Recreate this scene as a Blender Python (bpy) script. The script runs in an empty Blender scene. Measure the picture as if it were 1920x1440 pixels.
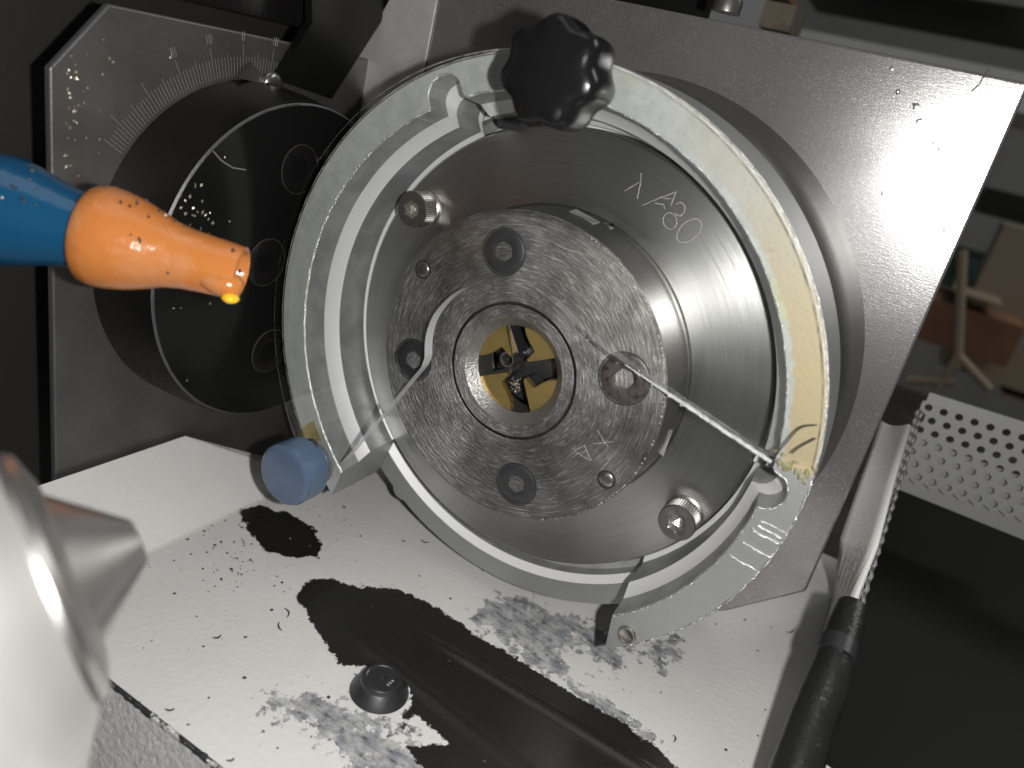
import bpy, bmesh, math, random
import numpy as np
from mathutils import Matrix, Vector
random.seed(7)
rng = np.random.default_rng(7)
sc = bpy.context.scene
col = sc.collection

# ---------------------------------------------------------------- camera (solved from the circles in the photograph)
H = 0.1042                                  # spindle axis above the tray floor (tray floor is z = 0), metres
F = 1440.0                                  # focal length in photo pixels (27 mm on 36 mm)
nr = np.array([-.4736, -.2263, 0]); nr[2] = math.sqrt(1 - nr @ nr)
nl = np.array([.8432, -.3722, .388]); nl -= nr * (nl @ nr); nl /= np.linalg.norm(nl)
RC = np.array([nl, -nr, np.cross(nl, -nr)])
CAM = RC @ np.array([.0051, -.0017, .2503]) + np.array([0, 0, H])
cd = bpy.data.cameras.new('camera'); cam = bpy.data.objects.new('camera', cd); col.objects.link(cam)
cam.matrix_world = Matrix.Translation(Vector(CAM)) @ Matrix(RC.tolist()).to_4x4()
cd.sensor_width = 36; cd.lens = 27; cd.clip_start = .005; cd.clip_end = 60
cd.dof.use_dof = True; cd.dof.focus_distance = .272; cd.dof.aperture_fstop = 9.5
sc.camera = cam

# ---------------------------------------------------------------- light: the phone's flash beside the lens, dim workshop around
w = bpy.data.worlds.new('World'); sc.world = w; w.use_nodes = True
w.node_tree.nodes['Background'].inputs[0].default_value = (.98, 1.0, .98, 1)
w.node_tree.nodes['Background'].inputs[1].default_value = .09
def lamp(name, kind, loc, power, size, color=(1, 1, 1), aim=None):
    l = bpy.data.lights.new(name, kind); o = bpy.data.objects.new(name, l); col.objects.link(o)
    o.location = loc; l.energy = power; l.color = color
    if kind == 'AREA': l.size = size
    else: l.shadow_soft_size = size
    if aim is not None: o.rotation_euler = (Vector(aim) - Vector(loc)).to_track_quat('-Z', 'Y').to_euler()
    return o
FLASH = CAM + RC @ np.array([.030, -.004, .002])
lamp('flash', 'POINT', FLASH, 3.3, .0035, (1, .985, .96))
lamp('workshop_lamp', 'AREA', (.9, 1.0, 1.3), 10, .8, (1, .98, .95), (.75, 1.5, .2))
lamp('ceiling_lamp', 'AREA', (-.1, -.2, 1.5), 1.6, .8, (1, 1, .97), (0, 0, 0))
sc.view_settings.view_transform = 'Standard'; sc.view_settings.look = 'None'
sc.view_settings.exposure = 0; sc.view_settings.gamma = 1; sc.view_settings.use_curve_mapping = False
try:
    sc.cycles.use_denoising = True; sc.cycles.denoising_prefilter = 'ACCURATE'; sc.cycles.sample_clamp_indirect = 3; sc.cycles.max_bounces = 10; sc.cycles.transparent_max_bounces = 16
except Exception: pass

# ---------------------------------------------------------------- pixel -> point on a known plane of the machine
def ray(px, py): return RC @ np.array([(px - 960) / F, -(py - 720) / F, -1.0])
def on(px, py, n, d):
    n = np.array(n, float); r = ray(px, py); return CAM + r * ((d - n @ CAM) / (n @ r))
def S(px, py, z):                            # spindle-head frame, millimetres (x right, y up, z out of the chuck)
    p = on(px, py, (0, -1, 0), z * .001); return (p[0] * 1000, (p[2] - H) * 1000)
XL = -.1367
def L(px, py, z=0):                          # side-head frame, millimetres
    p = on(px, py, (1, 0, 0), XL + z * .001); return ((p[1]) * 1000, (p[2] - H) * 1000)
def G(px, py, z=0): return on(px, py, (0, 0, 1), z)          # tray floor
def Y(px, py, y): return on(px, py, (0, 1, 0), y)

# ---------------------------------------------------------------- mesh helpers
def obj(name, v, f, mat, parent=None, smooth=None, bevel=0, mi=None, scale=.001):
    m = bpy.data.meshes.new(name)
    m.from_pydata([tuple(float(c) * scale for c in p) for p in v], [], [tuple(int(i) for i in q) for q in f])
    for a in (mat if isinstance(mat, (list, tuple)) else [mat]): m.materials.append(a)
    if mi is not None: m.polygons.foreach_set('material_index', mi)
    bm = bmesh.new(); bm.from_mesh(m); bmesh.ops.recalc_face_normals(bm, faces=bm.faces); bm.to_mesh(m); bm.free()
    if smooth is not None:
        m.shade_smooth()
        if smooth > 0: m.set_sharp_from_angle(angle=math.radians(smooth))
    o = bpy.data.objects.new(name, m); col.objects.link(o)
    if parent: o.parent = parent
    if bevel:
        b = o.modifiers.new('bevel', 'BEVEL'); b.width = bevel * .001; b.segments = 2; b.limit_method = 'ANGLE'; b.angle_limit = .6
    return o
def tag(o, label=None, cat=None, group=None, kind=None):
    for k, x in (('label', label), ('category', cat), ('group', group), ('kind', kind)):
        if x: o[k] = x
    return o
def thing(name, label, cat, mw=None, group=None):
    o = bpy.data.objects.new(name, None); col.objects.link(o); o.empty_display_size = .01
    if mw is not None: o.matrix_world = mw
    return tag(o, label, cat, group)
class MB:
    def __init__(s): s.v = []; s.f = []; s.mi = []
    def add(s, vf, T=None, mi=0):
        v, f = vf; k = len(s.v)
        s.v += [tuple(T @ Vector(p)) for p in v] if T is not None else [tuple(p) for p in v]
        s.f += [tuple(i + k for i in q) for q in f]; s.mi += [mi] * len(f); return s
    def obj(s, name, mat, parent=None, **k): return obj(name, s.v, s.f, mat, parent, mi=s.mi, **k)
def T(x=0, y=0, z=0, rz=0): return Matrix.Translation((x, y, z)) @ Matrix.Rotation(rz, 4, 'Z')
def lathe(prof, n=96, mod=None, caps=True):
    """revolve (r, z) about local z; mod(k, angle) scales r"""
    v = []; f = []
    for j, (r, z) in enumerate(prof):
        for i in range(n):
            a = 2 * math.pi * i / n; q = r * (mod(j, a) if mod else 1)
            v.append((q * math.cos(a), q * math.sin(a), z))
    for j in range(len(prof) - 1):
        for i in range(n):
            i2 = (i + 1) % n; f.append((j * n + i, j * n + i2, (j + 1) * n + i2, (j + 1) * n + i))
    if caps:
        if prof[0][0] > 0: f.append(tuple(range(n)))
        if prof[-1][0] > 0: f.append(tuple(range((len(prof) - 1) * n, len(prof) * n)))
    return v, f
def prism(poly, z0, z1):
    n = len(poly); v = [(x, y, z0) for x, y in poly] + [(x, y, z1) for x, y in poly]
    f = [tuple(range(n - 1, -1, -1)), tuple(range(n, 2 * n))] + [(i, (i + 1) % n, n + (i + 1) % n, n + i) for i in range(n)]
    return v, f
def box(x0, x1, y0, y1, z0, z1): return prism([(x0, y0), (x1, y0), (x1, y1), (x0, y1)], z0, z1)
def tube(path, rad, n=6, close=False):
    v = []; f = []; P = [Vector(p) for p in path]; m = len(P)
    for i, p in enumerate(P):
        d = (P[min(i + 1, m - 1)] - P[max(i - 1, 0)]).normalized()
        a = d.orthogonal().normalized() if i == 0 else (a - d * a.dot(d)).normalized()
        b = d.cross(a); r = rad[i] if isinstance(rad, (list, tuple)) else rad
        for k in range(n):
            t = 2 * math.pi * k / n; v.append(tuple(p + a * (r * math.cos(t)) + b * (r * math.sin(t))))
    for i in range(m - 1):
        for k in range(n):
            k2 = (k + 1) % n; f.append((i * n + k, i * n + k2, (i + 1) * n + k2, (i + 1) * n + k))
    f.append(tuple(range(n))); f.append(tuple(range((m - 1) * n, m * n)))
    return v, f
def rock(x, y, z, s, flat=.5, rnd=random):
    """one irregular metal chip"""
    b = [(1, 0, 0), (0, 1, 0), (-1, 0, 0), (0, -1, 0), (.1, .1, 1), (0, 0, -.6)]
    a = rnd.uniform(0, 6.28); ca, sa = math.cos(a), math.sin(a); el = rnd.uniform(.55, 1.0); v = []
    for p in b:
        q = [c * rnd.uniform(.65, 1.25) * s for c in p]; q[1] *= el; q[2] *= flat
        v.append((x + q[0] * ca - q[1] * sa, y + q[0] * sa + q[1] * ca, z + q[2]))
    return v, [(0, 1, 4), (1, 2, 4), (2, 3, 4), (3, 0, 4), (1, 0, 5), (2, 1, 5), (3, 2, 5), (0, 3, 5)]
def arc(cx, cy, r, a0, a1, n): return [(cx + r * math.cos(math.radians(a0 + (a1 - a0) * i / n)), cy + r * math.sin(math.radians(a0 + (a1 - a0) * i / n))) for i in range(n + 1)]

# ---------------------------------------------------------------- materials
class N:
    def __init__(s, name):
        s.m = bpy.data.materials.new(name); s.m.use_nodes = True; s.t = s.m.node_tree; s.n = s.t.nodes; s.b = s.n['Principled BSDF']
        s.oc = s.n.new('ShaderNodeTexCoord').outputs['Object']
    def new(s, typ, **ins):
        x = s.n.new('ShaderNode' + typ)
        for k, val in ins.items():
            k = k.replace('_', ' ')
            if k in x.inputs: s.set(x.inputs[k], val)
            else: setattr(x, k.replace(' ', '_'), val)
        return x
    def set(s, inp, val):
        if isinstance(val, bpy.types.NodeSocket): s.t.links.new(val, inp)
        else: inp.default_value = val
    def math(s, op, a, b=None, c=None):
        x = s.n.new('ShaderNodeMath'); x.operation = op
        for i, q in enumerate((a, b, c)):
            if q is not None: s.set(x.inputs[i], q)
        return x.outputs[0]
    def noise(s, vec=None, scale=100., detail=4., rough=.55):
        return s.new('TexNoise', Vector=vec or s.oc, Scale=scale, Detail=detail, Roughness=rough).outputs[0]
    def ramp(s, x, lo, hi): return s.new('MapRange', Value=x, From_Min=lo, From_Max=hi, clamp=True).outputs[0]
    def mix(s, fac, a, b):
        x = s.n.new('ShaderNodeMix'); x.data_type = 'RGBA'; s.set(x.inputs[0], fac)
        s.set(x.inputs[6], a if not isinstance(a, tuple) else (*a[:3], 1)); s.set(x.inputs[7], b if not isinstance(b, tuple) else (*b[:3], 1)); return x.outputs[2]
    def scaled(s, sx, sy, sz, rz=0): return s.new('Mapping', Vector=s.oc, Scale=(sx, sy, sz), Rotation=(0, 0, rz)).outputs[0]
    def polar(s, kr, ka, kz=0):
        p = s.new('SeparateXYZ', Vector=s.oc).outputs
        r = s.math('SQRT', s.math('ADD', s.math('MULTIPLY', p[0], p[0]), s.math('MULTIPLY', p[1], p[1])))
        a = s.math('ARCTAN2', p[1], p[0])
        return s.new('CombineXYZ', X=s.math('MULTIPLY', r, kr), Y=s.math('MULTIPLY', a, ka), Z=s.math('MULTIPLY', p[2], kz)).outputs[0]
    def bump(s, h, strength, dist, prev=None):
        x = s.new('Bump', Height=h, Strength=strength, Distance=dist)
        if prev is not None: s.set(x.inputs['Normal'], prev)
        return x.outputs[0]
def P(name, color, metal=0., rough=.5, grain=None, blotch=None, circ=None, lin=None, aniso=0, rvar=0, coat=0, spec=None):
    """procedural principled material: grain=(scale,strength,dist) blotch=(scale,color2,lo,hi) circ=(kr,ka,strength,dist) lin=(sx,sy,sz,rz,strength,dist)"""
    s = N(name); b = s.b; c = color; r = rough; nrm = None
    if blotch:
        f = s.ramp(s.noise(scale=blotch[0], detail=6), blotch[2], blotch[3]); c = s.mix(f, c, blotch[1])
    if circ:
        h = s.noise(s.polar(circ[0], circ[1], circ[0] * .6), 1., 5., .65)
        nrm = s.bump(h, circ[2], circ[3], nrm); r = s.math('ADD', rough - .06, s.math('MULTIPLY', h, .14))
    if lin:
        h = s.noise(s.scaled(*lin[:4]), 1., 5., .6); nrm = s.bump(h, lin[4], lin[5], nrm)
    if grain:
        h = s.noise(scale=grain[0], detail=5); nrm = s.bump(h, grain[1], grain[2], nrm)
    if rvar:
        v = s.noise(scale=60, detail=6); r = s.math('ADD', r, s.math('MULTIPLY', s.math('SUBTRACT', v, .5), rvar))
    s.set(b.inputs['Base Color'], c if not isinstance(c, tuple) else (*c, 1)); b.inputs['Metallic'].default_value = metal
    s.set(b.inputs['Roughness'], r)
    if nrm is not None: s.set(b.inputs['Normal'], nrm)
    if aniso:
        b.inputs['Anisotropic'].default_value = aniso
        tg = s.n.new('ShaderNodeTangent'); tg.direction_type = 'RADIAL'; tg.axis = 'Z'; s.set(b.inputs['Tangent'], tg.outputs[0]); b.inputs['Anisotropic Rotation'].default_value = .25
    if coat: b.inputs['Coat Weight'].default_value = coat; b.inputs['Coat Roughness'].default_value = .08
    if spec is not None: b.inputs['Specular IOR Level'].default_value = spec
    return s.m
def plate_material():
    s = N('ground_steel'); b = s.b
    g1 = s.noise(scale=2500, detail=3, rough=.6); g2 = s.noise(s.scaled(420, 2600, 500, .95), 1., 4., .6); g3 = s.noise(scale=3800)
    big = s.ramp(s.noise(scale=35, detail=6), .4, .65); rub = s.ramp(s.noise(scale=55, detail=5), .48, .62)
    spk = s.math('MULTIPLY', s.ramp(g1, .55, .68), s.math('ADD', .35, s.math('MULTIPLY', rub, .5)))
    c = s.mix(big, (.27, .266, .262), (.225, .22, .217)); c = s.mix(spk, c, (.56, .55, .54))
    s.set(b.inputs['Base Color'], c); b.inputs['Metallic'].default_value = .72
    s.set(b.inputs['Roughness'], s.math('ADD', .19, s.math('MULTIPLY', s.noise(scale=70, detail=6), .07)))
    n = s.bump(g2, .28, .0001); n = s.bump(g1, .12, .0001, n); s.set(b.inputs['Normal'], s.bump(g3, .2, .0001, n)); return s.m
m_plate = plate_material()
m_gusset = P('flash_lit_gusset_steel', (.60, .59, .59), .5, .5, grain=(1300, .4, .0004), blotch=(50, (.48, .47, .47), .4, .65))  # paler than the plate: the flash's brightness on it is put into the colour
m_plate_edge = P('plate_edge_steel', (.16, .16, .165), .7, .5, grain=(900, .3, .0003))
m_side = P('side_plate_steel', (.16, .155, .147), .8, .46, grain=(1400, .3, .0003), blotch=(40, (.12, .117, .11), .4, .65))
m_black = P('blackened_steel', (.013, .012, .012), .35, .28, grain=(700, .15, .0002), rvar=.15)
m_black_face = P('polished_black_steel', (.009, .009, .009), .3, .2, lin=(80, 900, 80, .5, .15, .0001), rvar=.2)
m_housing = P('housing_steel', (.13, .128, .122), .8, .32, circ=(2500, 2, .1, .0001), grain=(1500, .15, .0002))
def disc_material():
    s = N('turned_steel_disc'); b = s.b
    h = s.noise(s.polar(2600, 2.0, 0), 1., 5., .65); k = s.noise(s.scaled(700, 90, 100, .2), 1., 5., .7); big = s.noise(scale=22, detail=5)
    c = s.mix(s.ramp(h, .36, .66), (.53, .527, .52), (.65, .647, .64)); c = s.mix(s.math('MULTIPLY', s.ramp(big, .42, .66), .4), c, (.50, .49, .475))
    c = s.mix(s.math('MULTIPLY', s.ramp(k, .68, .74), .5), c, (.9, .9, .88))
    s.set(b.inputs['Base Color'], c); b.inputs['Metallic'].default_value = 1
    s.set(b.inputs['Roughness'], s.math('ADD', .245, s.math('MULTIPLY', h, .12))); s.set(b.inputs['Normal'], s.bump(h, .3, .00012))
    b.inputs['Anisotropic'].default_value = .7; b.inputs['Anisotropic Rotation'].default_value = .25
    tg = s.n.new('ShaderNodeTangent'); tg.direction_type = 'RADIAL'; tg.axis = 'Z'; s.set(b.inputs['Tangent'], tg.outputs[0]); return s.m
m_disc = disc_material()
m_screw = P('dark_screw_steel', (.09, .09, .095), .8, .36, grain=(900, .25, .0002), rvar=.2)
m_capscrew = P('oiled_screw_steel', (.19, .185, .18), .85, .34, grain=(900, .25, .0002), rvar=.2)
m_screw_bright = P('bright_screw_steel', (.34, .32, .30), .95, .3, grain=(900, .2, .0002), rvar=.2)
m_socket = P('socket_bottom_steel', (.50, .48, .46), .95, .28, grain=(900, .4, .0005), rvar=.3)
m_rust = P('rusty_screw_steel', (.115, .103, .098), .7, .42, grain=(900, .3, .0003), blotch=(420, (.06, .042, .037), .50, .62))
m_brass = P('golden_coated_carbide', (.64, .46, .17), .92, .36, lin=(60, 1400, 60, .6, .2, .0001), rvar=.15, blotch=(160, (.52, .37, .13), .45, .7))
m_core = P('dark_core_steel', (.055, .056, .058), .7, .38, grain=(600, .2, .0003))
m_wall = P('bored_aluminium', (.36, .365, .365), .45, .42, circ=(30, 260, .35, .0002), grain=(1200, .2, .0002), blotch=(90, (.27, .275, .275), .42, .62))
m_fillet = P('highlight_aluminium', (.74, .74, .755), .3, .55, grain=(1800, .4, .0003))  # paler than the bore wall: bright flash stripes put into the band colour
m_tail = P('bare_aluminium', (.36, .37, .365), .7, .46, grain=(900, .3, .0003), blotch=(60, (.36, .37, .36), .42, .62), lin=(900, 120, 300, .4, .15, .0002))
m_burr = P('torn_aluminium_edge', (.75, .75, .76), .9, .25, grain=(1500, .8, .0006))
m_bake = P('black_bakelite', (.006, .006, .0065), 0, .2, grain=(520, .12, .0005), rvar=.1, spec=.4)
m_blueknob = P('slate_blue_plastic', (.085, .125, .20), 0, .22, grain=(1200, .05, .0002), coat=.15)
m_orange = P('orange_plastic', (.50, .172, .042), 0, .2, grain=(150, .3, .0016), blotch=(75, (.52, .215, .085), .5, .66), coat=.2)
m_bluehose = P('blue_plastic', (.006, .062, .14), 0, .16, grain=(150, .2, .001), coat=.25)
m_oil = P('amber_oil', (.85, .50, .02), 0, .05, coat=1)
m_oilfilm = P('old_yellow_oil', (.42, .38, .06), 0, .15)
m_chip = P('steel_swarf', (.36, .32, .26), .8, .42)
m_chip_dark = P('dark_swarf', (.10, .095, .09), .6, .4)
m_chrome = P('bright_turned_steel', (.60, .585, .57), .98, .33, circ=(900, 2, .1, .0001))
m_body = P('overexposed_cone_body', (.70, .68, .67), .75, .38, circ=(900, 2, .1, .0001))  # whiter than the nose: flash overexposure put into the body colour
m_perf = P('galvanised_sheet', (.31, .31, .305), .25, .45, grain=(500, .2, .0004))
m_rubber = P('black_rubber', (.012, .012, .012), 0, .32, grain=(420, .5, .0008), rvar=.2)
m_bin = P('black_painted_sheet', (.0045, .0045, .004), 0, .45, grain=(300, .1, .0004), spec=.2)
m_tick = P('faint_scale_line', (.30, .285, .26), .5, .6)
m_casing = P('dark_casing_paint', (.022, .021, .020), 0, .5, grain=(300, .2, .0005))
m_scribe = P('scribed_bright_line', (.62, .58, .55), .6, .6, grain=(2500, 1., .0006))
m_hubhole = P('worn_bore_steel', (.30, .293, .285), .9, .35, circ=(900, 30, .5, .0004), grain=(700, .4, .0005))
def hub_material():
    s = N('scratched_hub_steel'); b = s.b
    h1 = s.noise(s.polar(2400, 4.5, 0), 1., 4., .6); h2 = s.noise(s.polar(1100, 7, 0), 1., 5., .7)
    sc1 = s.ramp(h1, .54, .72); sc2 = s.ramp(h2, .55, .68)
    wear = s.ramp(s.noise(scale=55, detail=7, rough=.65), .38, .62)
    lines = s.math('MULTIPLY', s.math('ADD', sc1, s.math('MULTIPLY', sc2, .8)), s.math('ADD', .35, s.math('MULTIPLY', wear, .65)))
    base = s.mix(wear, (.13, .127, .122), (.27, .264, .255)); c = s.mix(s.math('MULTIPLY', lines, .95), base, (.66, .64, .61))
    s.set(b.inputs['Base Color'], c); b.inputs['Metallic'].default_value = .9
    s.set(b.inputs['Roughness'], s.math('ADD', .36, s.math('MULTIPLY', h2, .2)))
    n = s.bump(h1, .6, .0005); n = s.bump(h2, .7, .0009, n); s.set(b.inputs['Normal'], s.bump(s.noise(scale=1300), .3, .0004, n))
    return s.m
m_hub = hub_material()
def face_material():
    s = N('ring_face_aluminium'); b = s.b
    p = s.new('SeparateXYZ', Vector=s.oc).outputs
    y = s.math('ADD', s.ramp(p[0], .012, .075), s.math('MULTIPLY', s.math('SUBTRACT', s.noise(scale=42, detail=5), .5), .5))
    rr_ = s.math('SQRT', s.math('ADD', s.math('MULTIPLY', p[0], p[0]), s.math('MULTIPLY', p[1], p[1])))
    film = s.math('MULTIPLY', s.ramp(y, .2, .85), s.ramp(s.math('ADD', rr_, s.math('MULTIPLY', s.math('SUBTRACT', s.noise(scale=330, detail=5), .5), .004)), .0905, .0912))                                  # dried yellow adhesive film on the right-hand arc
    st = s.ramp(s.noise(scale=28, detail=3), .60, .66)
    c = s.mix(s.ramp(s.noise(scale=220, detail=6), .40, .68), (.41, .42, .415), (.35, .36, .35))
    c = s.mix(s.math('MULTIPLY', st, .6), c, (.42, .42, .25)); gold = s.mix(s.ramp(s.math('ADD', p[1], s.math('MULTIPLY', s.noise(scale=60, detail=5), .03)), .055, .09), (.40, .33, .205), (.37, .345, .285)); c = s.mix(film, c, gold)
    sp = s.ramp(s.noise(scale=900, detail=3), .63, .70); c = s.mix(s.math('MULTIPLY', sp, .5), c, (.2, .2, .17))
    s.set(b.inputs['Base Color'], c); b.inputs['Metallic'].default_value = .25; b.inputs['Roughness'].default_value = .55
    s.set(b.inputs['Normal'], s.bump(s.noise(scale=700), .3, .0003)); return s.m
m_face = face_material()
def clear_material(name, tint, gl=.03):
    """thin clear plastic: lets light straight through, mirrors by Fresnel"""
    s = N(name); s.n.remove(s.b)
    tr = s.new('BsdfTransparent', Color=(*tint, 1)); g = s.new('BsdfGlossy', Color=(1, 1, 1, 1), Roughness=gl)
    g.inputs['Normal']; bk = s.n.new('ShaderNodeNewGeometry').outputs['Backfacing']; fr = s.new('Fresnel', IOR=s.math('ADD', 1.45, s.math('MULTIPLY', bk, 1 / 1.45 - 1.45)))
    scr = s.ramp(s.noise(s.scaled(260, 2600, 300, .5), 1., 5.), .66, .74)
    d = s.new('BsdfDiffuse', Color=(.8, .8, .8, 1))
    mx = s.n.new('ShaderNodeMixShader'); s.set(mx.inputs[0], fr.outputs[0]); s.set(mx.inputs[1], tr.outputs[0]); s.set(mx.inputs[2], g.outputs[0])
    m2 = s.n.new('ShaderNodeMixShader'); s.set(m2.inputs[0], s.math('MULTIPLY', scr, .05)); s.set(m2.inputs[1], mx.outputs[0]); s.set(m2.inputs[2], d.outputs[0])
    s.t.links.new(m2.outputs[0], s.n['Material Output'].inputs[0]); return s.m
m_clear = clear_material('clear_acrylic', (.98, .985, .98))
m_film = clear_material('yellow_film', (.80, .72, .42), .15)
def cut_material(name, a, bcol, tr):
    s = N(name); b = s.b
    s.set(b.inputs['Base Color'], s.mix(s.ramp(s.noise(scale=500, detail=5), .4, .65), a, bcol)); b.inputs['Roughness'].default_value = .3
    b.inputs['Transmission Weight'].default_value = tr; s.set(b.inputs['Normal'], s.bump(s.noise(scale=700), .5, .0005)); return s.m
m_edge_glint = cut_material('clear_edge_glint', (.85, .86, .87), (.55, .56, .57), .45)
m_cut = cut_material('sawn_acrylic_edge', (.72, .73, .74), (.5, .51, .52), .35)
def edge_material(name, c, al, even=False):
    s = N(name); b = s.b; b.inputs['Base Color'].default_value = (*c, 1); b.inputs['Roughness'].default_value = .3
    s.set(b.inputs['Alpha'], al if even else s.math('MULTIPLY', s.math('ADD', .35, s.ramp(s.noise(scale=260, detail=5), .35, .65)), al)); s.set(b.inputs['Normal'], s.bump(s.noise(scale=700), .5, .0005)); return s.m
m_saw_left = edge_material('smooth_clear_edge', (.62, .63, .65), .72, True); m_saw_faint = edge_material('faint_clear_edge', (.70, .71, .73), .07)
m_saw = edge_material('sawn_clear_edge', (.72, .73, .75), .2)
m_rim = edge_material('polished_clear_rim', (.72, .70, .64), .55)
m_resin = cut_material('yellow_resin', (.80, .78, .62), (.62, .60, .30), .75)
def tray_material():
    s = N('white_tray_paint'); b = s.b
    A = lambda n: s.new('Attribute', attribute_name=n).outputs['Fac']
    big = s.noise(scale=230, detail=7, rough=.68); fine = s.noise(scale=1100, detail=4)
    rag = s.math('ADD', s.math('MULTIPLY', s.math('SUBTRACT', big, .5), .0085), s.math('MULTIPLY', s.math('SUBTRACT', fine, .5), .0022))
    oil = s.ramp(s.math('ADD', A('oil'), rag), -.0002, .0003)                    # black sludge, signed distance in metres
    patch = s.noise(scale=150, detail=8, rough=.72)
    smd = s.math('ADD', A('smear'), s.math('MULTIPLY', s.math('SUBTRACT', patch, .52), .05))
    sm = s.ramp(smd, -.0004, .0006); smk = s.ramp(s.noise(s.scaled(130, 700, 100, .35), 1., 6., .7), .46, .62)
    paint = s.mix(s.ramp(s.noise(scale=25, detail=4), .35, .7), (.67, .665, .645), (.625, .62, .60))
    c = s.mix(s.math('MULTIPLY', sm, s.math('ADD', .35, s.math('MULTIPLY', s.ramp(s.noise(scale=190, detail=7, rough=.7), .36, .6), .6))), paint, s.mix(smk, (.21, .22, .245), (.035, .035, .04))); c = s.mix(oil, c, (.016, .0155, .014))
    s.set(b.inputs['Base Color'], c)
    s.set(b.inputs['Roughness'], s.math('SUBTRACT', .42, s.math('MULTIPLY', oil, s.math('MULTIPLY', s.noise(scale=40, detail=5), .26))))
    n = s.bump(s.noise(scale=420, detail=3), s.math('SUBTRACT', .32, s.math('MULTIPLY', oil, .26)), .0006)
    s.set(b.inputs['Normal'], n); return s.m
m_tray = tray_material()
m_trayp = P('tray_paint_plain', (.67, .665, .645), 0, .42, grain=(420, .3, .0006), blotch=(25, (.625, .62, .60), .35, .7))
m_front = P('textured_grey_paint', (.42, .42, .41), 0, .5, grain=(500, .8, .001), blotch=(600, (.52, .52, .51), .5, .65))
m_wear = P('worn_paint_edge', (.05, .05, .055), .4, .4, grain=(600, .8, .0008), blotch=(260, (.6, .6, .58), .56, .6))

# ================================================================ SETTING: tray floor and surroundings
def sdist(pts, poly):
    p = np.asarray(pts); q = np.asarray(poly); d = np.full(len(p), 1e9); inside = np.zeros(len(p), bool)
    for i in range(len(q)):
        a, b = q[i], q[(i + 1) % len(q)]; ab = b - a; t = np.clip(((p - a) @ ab) / (ab @ ab), 0, 1)
        d = np.minimum(d, np.linalg.norm(p - a - t[:, None] * ab, axis=1))
        c = ((a[1] > p[:, 1]) != (b[1] > p[:, 1])); x = (b[0] - a[0]) * (p[:, 1] - a[1]) / (b[1] - a[1] + 1e-12) + a[0]; inside ^= c & (p[:, 0] < x)
    return np.where(inside, d, -d)
gp = lambda pts: np.array([G(*p)[:2] for p in pts])
OIL = [gp([(448, 958), (480, 946), (540, 962), (585, 985), (604, 1018), (596, 1043), (552, 1048), (500, 1032), (466, 1000)]),
       gp([(553, 1118), (570, 1092), (620, 1084), (660, 1098), (745, 1104), (800, 1128), (860, 1165), (900, 1197), (955, 1225), (1010, 1262), (1090, 1312), (1165, 1352),
           (1240, 1408), (1300, 1470), (820, 1480), (760, 1400), (835, 1392), (815, 1368), (772, 1330), (762, 1290), (735, 1262), (690, 1252), (640, 1250), (600, 1196), (575, 1150)]),
       gp([(748, 1345), (775, 1325), (785, 1335), (757, 1362)])]
SMEAR = [gp([(1010, 1140), (1100, 1160), (1180, 1210), (1150, 1260), (1100, 1230)]), gp([(1110, 1290), (1170, 1330), (1230, 1395), (1215, 1400), (1150, 1350)]), gp([(880, 1160), (905, 1125), (960, 1112), (1020, 1135), (1085, 1160), (1090, 1200), (1060, 1235), (1085, 1300), (1020, 1268), (960, 1220)]),
         gp([(1190, 1225), (1260, 1190), (1285, 1235), (1240, 1255)]),
         gp([(495, 1305), (560, 1292), (640, 1305), (690, 1345), (740, 1350), (770, 1390), (830, 1400), (820, 1470), (690, 1470), (610, 1400), (560, 1350), (505, 1335)]),
         gp([(1090, 1300), (1120, 1290), (1165, 1345), (1140, 1350)])]
XF, YF = float(G(395, 980)[0]), float(G(320, 1362)[1])        # left fold and front fold of the tray
xb0, xb1 = G(1472, 1440), G(1562, 1115); XB = lambda y: xb0[0] + (xb1[0] - xb0[0]) * (y - xb0[1]) / (xb1[1] - xb0[1])
nx, ny = 330, 400
xs = np.linspace(XF, .142, nx); ys = np.linspace(YF, .20, ny)
gx, gy = np.meshgrid(xs, ys); gx = np.minimum(gx, XB(gy))
pts = np.c_[gx.ravel(), gy.ravel()]
gz = np.zeros(len(pts))
for a, b, w_, h_ in (((760, 1170), (1250, 1470), .0020, .0013), ((650, 1180), (1010, 1470), .003, .0010)):   # pressed beads under the sludge
    A_, B_ = G(*a)[:2], G(*b)[:2]; ab = B_ - A_; t = ((pts - A_) @ ab) / (ab @ ab); tc = np.clip(t, 0, 1)
    dd = np.linalg.norm(pts - A_ - tc[:, None] * ab, axis=1); gz += h_ * np.exp(-(dd / w_) ** 2) * np.clip(t * 4, 0, 1)
tray = thing('drip_tray', 'white painted drip tray smeared with black grinding sludge under the steel heads', 'tray')
idx = np.arange(nx * ny).reshape(ny, nx)
fl = obj('tray_floor', np.c_[pts, gz], np.c_[idx[:-1, :-1].ravel(), idx[:-1, 1:].ravel(), idx[1:, 1:].ravel(), idx[1:, :-1].ravel()], m_tray, tray, smooth=0, scale=1)
for nm, polys in (('oil', OIL), ('smear', SMEAR)):
    at = fl.data.attributes.new(nm, 'FLOAT', 'POINT')
    at.data.foreach_set('value', np.max([sdist(pts, q) for q in polys], axis=0).astype(np.float32))
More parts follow.
